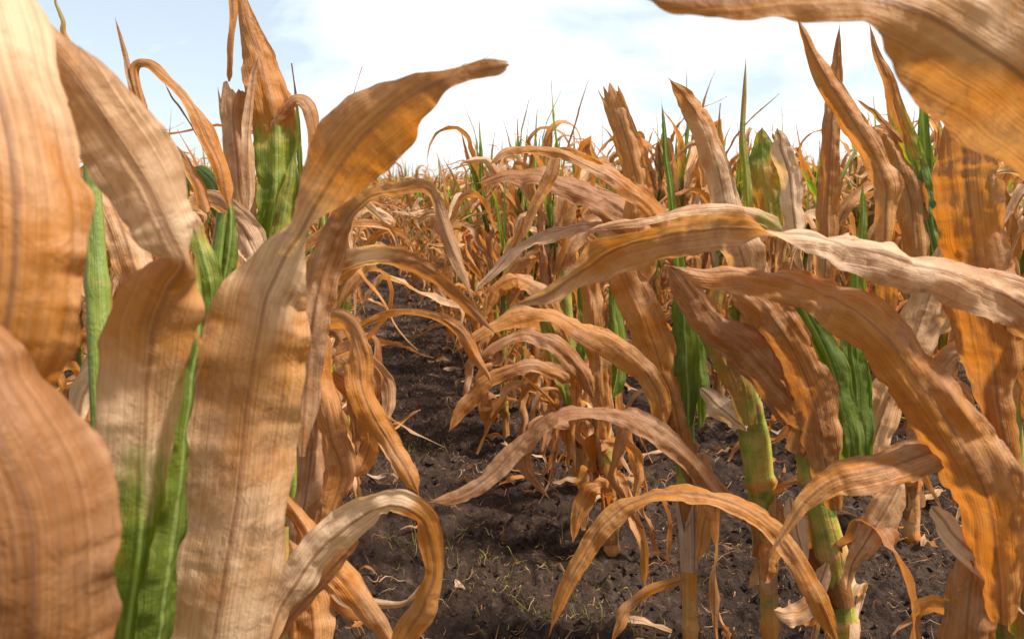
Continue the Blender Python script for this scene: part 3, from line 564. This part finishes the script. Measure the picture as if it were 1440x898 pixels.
hero('plant with a fresh green blade and green needle spike against the right sky',
  [(1283, 765, None, 24), (1283, 690, 1.76, 22), (1290, 520, 1.76, 18), (1300, 330, 1.74, 14)], [
  ('leaf', [(1320, 400, 1.6, 20, 0), (1305, 325, 1.6, 34, 0), (1290, 262, 1.6, 36, 0), (1270, 185, 1.6, 30, 0), (1245, 105, 1.6, 18, 0), (1220, 30, 1.6, 2, 0)], dict(green=[(0, 1), (.4, .8), (.7, .3), (1, 0)], label='leaf green at the base and brown at the tip')),
  ('leaf', [(1318, 350, 1.6, 22, 0), (1306, 270, 1.6, 22, 0), (1299, 190, 1.6, 15, 0), (1295, 85, 1.6, 1, 0)], dict(green=1.0, label='green needle spike')),
  ('leaf', [(1290, 390, 1.6, 30, 0), (1283, 300, 1.6, 44, 0), (1266, 235, 1.6, 42, 10), (1248, 190, 1.6, 40, 40), (1228, 178, 1.6, 30, 60), (1215, 230, 1.6, 5, 0)], dict(pale=.1)),
  ('leaf', [(1268, 200, 1.6, 9, 0), (1240, 170, 1.6, 8, 0), (1205, 140, 1.6, 3, 0)], dict(pale=.0)),
  ('leaf', [(1300, 470, 1.6, 40, 0), (1330, 420, 1.58, 56, 10), (1375, 380, 1.58, 50, 40), (1420, 400, 1.58, 20, 20)], dict(pale=.8)),
  ('leaf', [(1285, 640, 1.7, 20, 0), (1310, 560, 1.68, 34, 20), (1345, 500, 1.66, 38, 40), (1380, 520, 1.66, 30, 20), (1400, 600, 1.66, 5, 0)], dict(pale=.5)),
  ('leaf', [(1288, 600, 1.7, 20, 0), (1320, 540, 1.68, 30, 20), (1350, 560, 1.66, 34, 0), (1356, 640, 1.66, 30, 20), (1340, 720, 1.66, 5, 0)], dict(pale=.3)),
  ], green=.2, low=6)
hero('slender stalk right of the path, fourth from the bottom, based on cracked soil',
  [(862, 782, None, 20), (858, 700, 1.68, 20), (848, 600, 1.67, 24), (840, 500, 1.66, 20), (832, 380, 1.65, 12)], [
  ('leaf', [(850, 620, 1.6, 24, 0, 1.8), (846, 560, 1.6, 34, 0), (838, 480, 1.6, 34, 0), (830, 400, 1.6, 26, 0), (826, 340, 1.6, 6, 0)], dict(pale=.3)),
  ('leaf', [(835, 560, 1.55, 22, 0), (815, 520, 1.52, 26, 20), (775, 480, 1.5, 30, 40), (730, 468, 1.5, 28, 50), (690, 490, 1.5, 20, 30), (662, 520, 1.5, 4, 0)], dict(pale=.3)),
  ('leaf', [(862, 560, 1.62, 20, 0), (870, 500, 1.62, 26, 0), (866, 430, 1.62, 20, 0), (858, 360, 1.62, 4, 0)], dict(green=.9, label='green leaf')),
  ('leaf', [(862, 690, 1.62, 14, 0), (838, 682, 1.6, 26, 30), (818, 710, 1.6, 26, 20), (806, 762, 1.6, 5, 0)], dict(pale=.1, ruffle=.4)),
  ('leaf', [(852, 620, 1.6, 16, 0), (885, 630, 1.58, 22, 40), (898, 660, 1.58, 20, 0), (890, 700, 1.58, 4, 0)], dict(pale=.2, ruffle=.4)),
  ('leaf', [(835, 430, 1.55, 30, 20), (900, 345, 1.5, 40, 40), (850, 318, 1.5, 34, 50), (790, 318, 1.5, 34, 50), (730, 345, 1.5, 26, 40), (695, 380, 1.5, 16, 20), (664, 412, 1.5, 3, 0)][1:], dict(pale=.5)),
  ('leaf', [(930, 345, 1.5, 40, 20), (880, 300, 1.48, 60, 30), (820, 262, 1.47, 56, 40), (745, 243, 1.46, 38, 50), (668, 256, 1.46, 5, 30)], dict(pale=.1)),
  ('leaf', [(735, 335, 1.4, 10, 0), (752, 290, 1.4, 16, 0), (775, 245, 1.4, 20, 0), (792, 212, 1.4, 12, 20), (830, 225, 1.4, 16, 40), (880, 262, 1.4, 4, 0)], dict(pale=.3)),
  ], green=[(0, .3), (.4, .5), (1, .7)], low=13)
hero('slender stalk right of the path, fifth from the bottom, beside dangling curled leaves',
  [(822, 692, None, 18), (818, 600, 1.98, 18), (800, 500, 1.97, 20), (795, 380, 1.95, 12)], [
  ('leaf', [(815, 600, 1.9, 22, 0, 1.6), (800, 540, 1.9, 34, 0), (780, 480, 1.9, 32, 0), (760, 430, 1.9, 10, 0)], dict(green=.6)),
  ('leaf', [(808, 540, 1.85, 18, 0), (780, 520, 1.82, 24, 40), (735, 510, 1.8, 26, 50), (690, 530, 1.8, 26, 30), (655, 570, 1.8, 24, 20), (630, 610, 1.8, 4, 0)], dict(pale=.2, ruffle=.3)),
  ('leaf', [(810, 600, 1.85, 16, 0), (770, 590, 1.82, 20, 40), (740, 610, 1.8, 24, 20), (742, 660, 1.8, 20, 0), (775, 700, 1.8, 4, 0)], dict(pale=.3, ruffle=.3)),
  ('leaf', [(812, 560, 1.9, 20, 0), (825, 490, 1.9, 28, 0), (822, 420, 1.9, 20, 0), (815, 350, 1.9, 3, 0)], dict(green=.9, label='green leaf')),
  ('leaf', [(800, 480, 1.9, 22, 0), (770, 420, 1.88, 30, 20), (735, 390, 1.86, 34, 40), (700, 400, 1.86, 30, 30), (680, 450, 1.86, 5, 0)], dict(pale=.2)),
  ('leaf', [(820, 620, 1.9, 14, 0), (842, 660, 1.88, 22, 10), (850, 700, 1.88, 4, 0)], dict(pale=.1)),
  ], green=[(0, .3), (.4, .5), (1, .7)], low=16)

# ------------------------------------------------------------------ row plants built by rule: one of each kind, then copies
def plan_plant(seed):
    """what a rule plant is made of: (stalk spec, leaf specs), the same for the fine and the coarse mesh"""
    r = np.random.RandomState(seed)
    hs = r.uniform(0.62, 0.86); rs = r.uniform(0.0085, 0.012)
    lx, ly = r.uniform(-0.07, 0.07, 2)
    lean = lambda z: np.array([lx * (z / .8) ** 1.6, ly * (z / .8) ** 1.6, z])
    nl = r.randint(11, 16); plane = r.uniform(-0.5, 0.5); leaves = []
    living = r.uniform(0, 1)
    for i in range(nl):
        f = i / (nl - 1.0); h = 0.10 + (hs - 0.10) * f ** 0.9
        az = plane + math.pi * (i % 2) + r.uniform(-0.75, 0.75)
        if f < 0.4:      # crumpled, hanging along the stalk
            sp = dict(L=r.uniform(.28, .46), e0=R(r.uniform(25, 65)), e1=R(r.uniform(-88, -65)), kink=r.uniform(.12, .30), sharp=r.uniform(.08, .2), wmax=r.uniform(.012, .024), twist=r.uniform(-4, 4), green=0.0, pale=r.uniform(0, .35), crumple=1.5)
        elif f < 0.8:    # arching
            snap = r.uniform() < .4
            sp = dict(L=r.uniform(.40, .70), e0=R(r.uniform(50, 84)), e1=R(r.uniform(-85, -15)), kink=r.uniform(.3, .6), sharp=.03 if snap else r.uniform(.08, .35), wmax=r.uniform(.012, .031), twist=r.uniform(-2.2, 2.2), green=[(0, .75 if living > .45 else .3), (.25, .2), (.4, 0)], pale=r.uniform(0, .6), crumple=1.0)
        else:            # upper leaves
            if r.uniform() < .45:
                sp = dict(L=r.uniform(.30, .46), e0=R(r.uniform(72, 88)), e1=R(r.uniform(50, 86)), kink=.7, sharp=.3, wmax=r.uniform(.009, .017), twist=r.uniform(-1, 1), green=[(0, .95), (.5, .85 if living > .35 else .35), (.85, .15)], pale=r.uniform(0, .5), crumple=.5)
            else:
                sp = dict(L=r.uniform(.35, .55), e0=R(r.uniform(62, 85)), e1=R(r.uniform(-60, 10)), kink=r.uniform(.35, .65), sharp=r.uniform(.06, .3), wmax=r.uniform(.014, .024), twist=r.uniform(-2, 2), green=[(0, .8 if living > .3 else .4), (.3, .3), (.5, 0)], pale=r.uniform(0, .8), crumple=.8)
        leaves.append((h, az, sp, r.randint(1 << 30)))
    # rolled top of the plant
    for q in range(1 + (living > .5)):
        leaves.append((hs + .02, r.uniform(0, 6.28), dict(L=r.uniform(.20, .38), e0=R(86), e1=R(r.uniform(60, 90)), kink=.6, sharp=.3, wmax=r.uniform(.005, .010), twist=0, green=[(0, 1), (.6, .8), (1, .2)], pale=.2, crumple=.35), r.randint(1 << 30)))
    return hs, rs, lean, leaves, living

def fine_plant(seed):
    hs, rs, lean, leaves, living = plan_plant(seed); rng = np.random.RandomState(seed + 1)
    root = empty('corn_plant', (0, 0, 0))
    z = np.linspace(-0.03, hs + 0.05, 8); rad = np.interp(z, [0, hs, hs + .05], [rs * 1.15, rs * .7, rs * .3])
    a = stalk_arrays([lean(max(q, 0)) + np.array([0, 0, min(q, 0)]) for q in z], rad, rng, 9, [(0, .25), (.25, .45 + .2 * living), (1, .6 + .3 * living)], per=.02)
    mesh_obj('stalk', a[0], a[1], M_STALK, root, a[2], a[3])
    for h, az, sp, sd_ in leaves:
        a = rule_leaf(np.random.RandomState(sd_), h, az, lean=lean, rs=rs, **sp)
        mesh_obj('leaf', a[0], a[1], M_LEAF, root, a[2], a[3])
    return root
def copy_plant(src):
    c = src.copy(); COL.objects.link(c)
    for ch in src.children:
        k = ch.copy(); COL.objects.link(k); k.parent = c
    return c

NP = 16
protos = [fine_plant(100 + i) for i in range(NP)]
used = [False] * NP
rng = np.random.RandomState(5)
ROW0, SPACING = -0.13, 0.74
spots = []
for k in range(-30, 61):
    x0 = ROW0 + SPACING * k
    y = {0: 1.38, 1: 2.08, 2: 1.9, -1: 0.9}.get(k, 0.6) + rng.uniform(0, .12)
    while y < 46:
        spots.append((x0 + rng.normal(0, .045), y, k)); y += rng.uniform(.09, .16) if k == 1 and y < 4 else rng.uniform(.16, .28)
def in_wedge(x, y, m=0.0):
    xc = x * math.cos(YAW) - y * math.sin(YAW); yc = x * math.sin(YAW) + y * math.cos(YAW)
    return yc > 0.3 and abs(xc) < yc * 0.70 + 0.35 + m
spots = [s for s in spots if in_wedge(s[0], s[1]) and min((math.hypot(s[0] - a, s[1] - b) for a, b in HEROES), default=9) > 0.2]
spots.sort(key=lambda s: math.hypot(s[0], s[1]))
NEAR = 300 - len(HEROES)
ROWNAME = {0: 'first row left of the path', -1: 'second row left of the path', -2: 'third row left of the path', 1: 'first row right of the path',
           2: 'second row right of the path', 3: 'third row right of the path', 4: 'fourth row right of the path', 5: 'fifth row right of the path'}
ORD = ['nearest', 'second', 'third', 'fourth', 'fifth', 'sixth', 'seventh', 'eighth', 'ninth', 'tenth', 'eleventh', 'twelfth']
count = {}
last = -1
for i, (x, y, k) in enumerate(spots[:NEAR]):
    j = rng.randint(NP)
    if j == last: j = (j + 1) % NP
    last = j
    if not used[j]: o = protos[j]; used[j] = True
    else: o = copy_plant(protos[j])
    s = rng.uniform(.88, 1.02) if k in (0, 1) else rng.uniform(.92, 1.08) if k < 0 else rng.uniform(1.0, 1.2)
    o.location = (x, y, 0); o.rotation_euler = (rng.normal(0, .03), rng.normal(0, .03), rng.uniform(0, .9) + (math.pi if rng.uniform() < .5 else 0)); o.scale = (s, s, s)
    c = count[k] = count.get(k, 0) + 1
    if k in ROWNAME and c <= len(ORD):
        lab = 'withered corn plant, %s behind the foreground plants in the %s' % (ORD[c - 1], ROWNAME[k])
    elif k in ROWNAME:
        lab = 'distant withered corn plant in the %s, beyond the twelfth' % ROWNAME[k]
    elif k > 0: lab = 'withered corn plant in the far rows at the right, past the fifth row'
    else: lab = 'withered corn plant in the far rows at the left, past the third row'
    tag(o, lab, 'corn plant', 'withered corn plants standing in rows')
print('plants', len(spots), 'far', len(spots) - NEAR, 'dist', math.hypot(*spots[NEAR][:2]))

# the rest of the field: one mass of plants
def coarse(seed):
    hs, rs, lean, leaves, living = plan_plant(seed); Vs, Fs, U, Ti, o = [], [], [], [], 0
    z = np.linspace(0, hs, 3)
    a = tube(np.array([lean(q) for q in z]), np.full(3, rs), np.random.RandomState(1), 3, .7)
    parts = [a]
    for h, az, sp, sd_ in leaves:
        parts.append(rule_leaf(np.random.RandomState(sd_), h, az, lean=lean, rs=rs, n=11, cols=3, low=True, **sp))
    for v, f, u_, t_ in parts:
        Vs.append(v); Fs.append(f + o); U.append(u_); Ti.append(t_); o += len(v)
    return np.vstack(Vs), np.vstack(Fs), np.vstack(U), np.vstack(Ti)
cp = [coarse(100 + i) for i in range(NP)]
Vs, Fs, U, Ti, off = [], [], [], [], 0
for (x, y, k) in spots[NEAR:]:
    d = math.hypot(x, y)
    if d > 22 and rng.uniform() < .35: continue
    v, f, u_, t_ = cp[rng.randint(NP)]
    a = rng.uniform(0, .9) + (math.pi if rng.uniform() < .5 else 0); s = rng.uniform(.90, 1.04) if x < .12 * y + .8 else rng.uniform(1.0, 1.2)
    ca, sa = math.cos(a) * s, math.sin(a) * s
    w = np.stack([v[:, 0] * ca - v[:, 1] * sa + x, v[:, 0] * sa + v[:, 1] * ca + y, v[:, 2] * s], 1)
    t2 = t_.copy(); t2[:, 2] = (t2[:, 2] + rng.uniform()) % 1
    Vs.append(w); Fs.append(f + off); U.append(u_); Ti.append(t2); off += len(v)
far = mesh_obj('distant_corn_field', np.vstack(Vs), np.vstack(Fs), M_LEAF, None, np.vstack(U), np.vstack(Ti))
tag(far, 'mass of withered corn plants reaching to the horizon beyond the near rows', 'corn field', kind='stuff')

# ------------------------------------------------------------------ what lies on the soil
def gz(x, y): return float(soil_h(np.array([x]), np.array([y]))[0])
def litter(name, n, region, lmin, lmax, wmin, wmax, seed, green, pale, lift=0.006, rise=0.0, label='', cat=''):
    r = np.random.RandomState(seed); Vs, Fs, U, Ti, off = [], [], [], [], 0
    for i in range(n):
        x, y = region(r)
        L = r.uniform(lmin, lmax); a = r.uniform(0, 6.28); m = 7; s = np.linspace(0, 1, m)
        aa = a + r.uniform(-1.6, 1.6) * s + .5 * wob(r, m, 2)
        el = r.uniform(0, rise) if rise else 0
        C = np.stack([x + np.cumsum(np.cos(aa) * math.cos(el)) * L / m, y + np.cumsum(np.sin(aa) * math.cos(el)) * L / m, np.zeros(m)], 1)
        C[:, 2] = soil_h(C[:, 0], C[:, 1]) + lift + .006 * np.abs(wob(r, m, 2)) + s * L * math.sin(el)
        tw = r.uniform(-1, 1) + 1.2 * wob(r, m, 2)
        W = np.stack([-np.sin(aa) * np.cos(tw), np.cos(aa) * np.cos(tw), np.sin(tw)], 1)
        hw = r.uniform(wmin, wmax) * np.clip(np.sin(s * 2.6 + .35), .1, 1)
        v, f, u_, t_ = ribbon(C, W, hw, .8, r, cols=3, pleat=0, green=green, pale=r.uniform(*pale))
        Vs.append(v); Fs.append(f + off); U.append(u_); Ti.append(t_); off += len(v)
    o = mesh_obj(name, np.vstack(Vs), np.vstack(Fs), M_LEAF, None, np.vstack(U), np.vstack(Ti))
    return tag(o, label, cat, kind='stuff')
def anywhere(r): return r.uniform(-.9, 3.4), r.uniform(1.0, 6.0)
def by_rows(r):
    k = r.randint(-1, 5); return ROW0 + SPACING * k + r.normal(0, .12), r.uniform(1.0, 6.5)
def path(r): return r.uniform(-.1, .75), r.uniform(1.05, 3.2)
litter('straw_litter', 8000, anywhere, .012, .075, .0004, .0016, 31, 0, (.1, .9), label='thin straw scraps and root hairs scattered over the dark soil', cat='straw')
litter('chaff', 9000, anywhere, .004, .022, .0004, .0014, 36, 0, (.0, .8), label='fine chaff and leaf crumbs strewn on the soil', cat='chaff')
litter('leaf_litter', 560, by_rows, .04, .16, .004, .013, 32, 0, (0, .9), label='curled scraps of dry corn leaf lying along the rows', cat='dry leaves', lift=.01)
litter('weeds', 260, lambda r: (lambda c: (c[0] + r.normal(0, .055), c[1] + r.normal(0, .06)))([(.20, 1.72), (.27, 1.45), (.33, 1.3), (.12, 1.62), (.40, 1.5), (.9, 1.35), (.75, 1.9), (.2, 2.3), (.45, 1.22)][r.randint(9)]), .015, .05, .0005, .0014, 33, .58, (.2, .9), rise=1.3, label='sparse small grey green weeds sprouting from the path', cat='weeds')
# soil crumbs
r = np.random.RandomState(77)
ico = np.array([(0, 0, 1), (0, 0, -1), (1, 0, 0), (-1, 0, 0), (0, 1, 0), (0, -1, 0)], float)
tri = np.array([(0, 2, 4), (0, 4, 3), (0, 3, 5), (0, 5, 2), (1, 4, 2), (1, 3, 4), (1, 5, 3), (1, 2, 5)])
nn = 12000; cx = r.uniform(-.6, 3.0, nn); cy = 1.0 + r.uniform(0, 1, nn) ** 1.5 * 4.5; cs = .002 + .011 * r.uniform(0, 1, nn) ** 4
V = ico[None] * cs[:, None, None] * r.uniform(.6, 1.4, (nn, 6, 1)) + r.normal(0, .25, (nn, 6, 3)) * cs[:, None, None]
V = V + np.stack([cx, cy, soil_h(cx, cy) + cs * .3], 1)[:, None]
cl = mesh_obj('soil_crumbs', V.reshape(-1, 3), (tri[None] + 6 * np.arange(nn)[:, None, None]).reshape(-1, 3), M_SOIL)
tag(cl, 'loose crumbs of dark soil', 'soil crumbs', kind='stuff')
cl.data.polygons.foreach_set('use_smooth', np.zeros(len(cl.data.polygons), dtype=bool))
# single fallen leaves one can point at
def fallen(px, py, ln, w, a, pale, label, seed):
    g = P(px, py, ground_depth(py)); rg = np.random.RandomState(seed); m = 16; s = np.linspace(0, 1, m)
    aa = R(a) + .5 * wob(rg, m, 3)
    C = np.stack([g[0] + np.cumsum(np.cos(aa)) * ln / m, g[1] + np.cumsum(np.sin(aa)) * ln / m, np.zeros(m)], 1)
    C[:, 2] = soil_h(C[:, 0], C[:, 1]).max() * .6 + .012 + .015 * np.abs(wob(rg, m, 3))
    W = np.stack([-np.sin(aa), np.cos(aa), .4 * wob(rg, m, 3)], 1)
    v, f, u_, t_ = ribbon(C, W, w / 2 * np.clip(np.sin(s * 2.8 + .2), .12, 1), .7, rg, cols=7, ruffle=.4, pale=pale)
    loc = np.array([g[0], g[1], 0]); o = mesh_obj('fallen_leaf', v - loc, f, M_LEAF, None, u_, t_, loc)
    tag(o, label, 'fallen leaf', 'fallen corn leaves on the soil')
fallen(655, 850, .07, .016, 110, 1.0, 'small bleached leaf scrap on bare soil at the bottom of the path', 1)
fallen(560, 760, .10, .012, 20, .5, 'thin straw coloured leaf strip on the path right of the arched leaf', 2)
fallen(890, 655, .16, .03, 10, .7, 'pale curled leaf lying behind the slender stalks', 3)
fallen(1225, 780, .15, .02, 160, .6, 'straw strip lying beside the base of the third stalk', 4)
fallen(1330, 700, .2, .03, 200, .4, 'dry leaf lying on the soil near the right edge', 5)
fallen(700, 690, .12, .02, 30, .1, 'rusty leaf scrap beside the tip of the long arching leaf', 6)
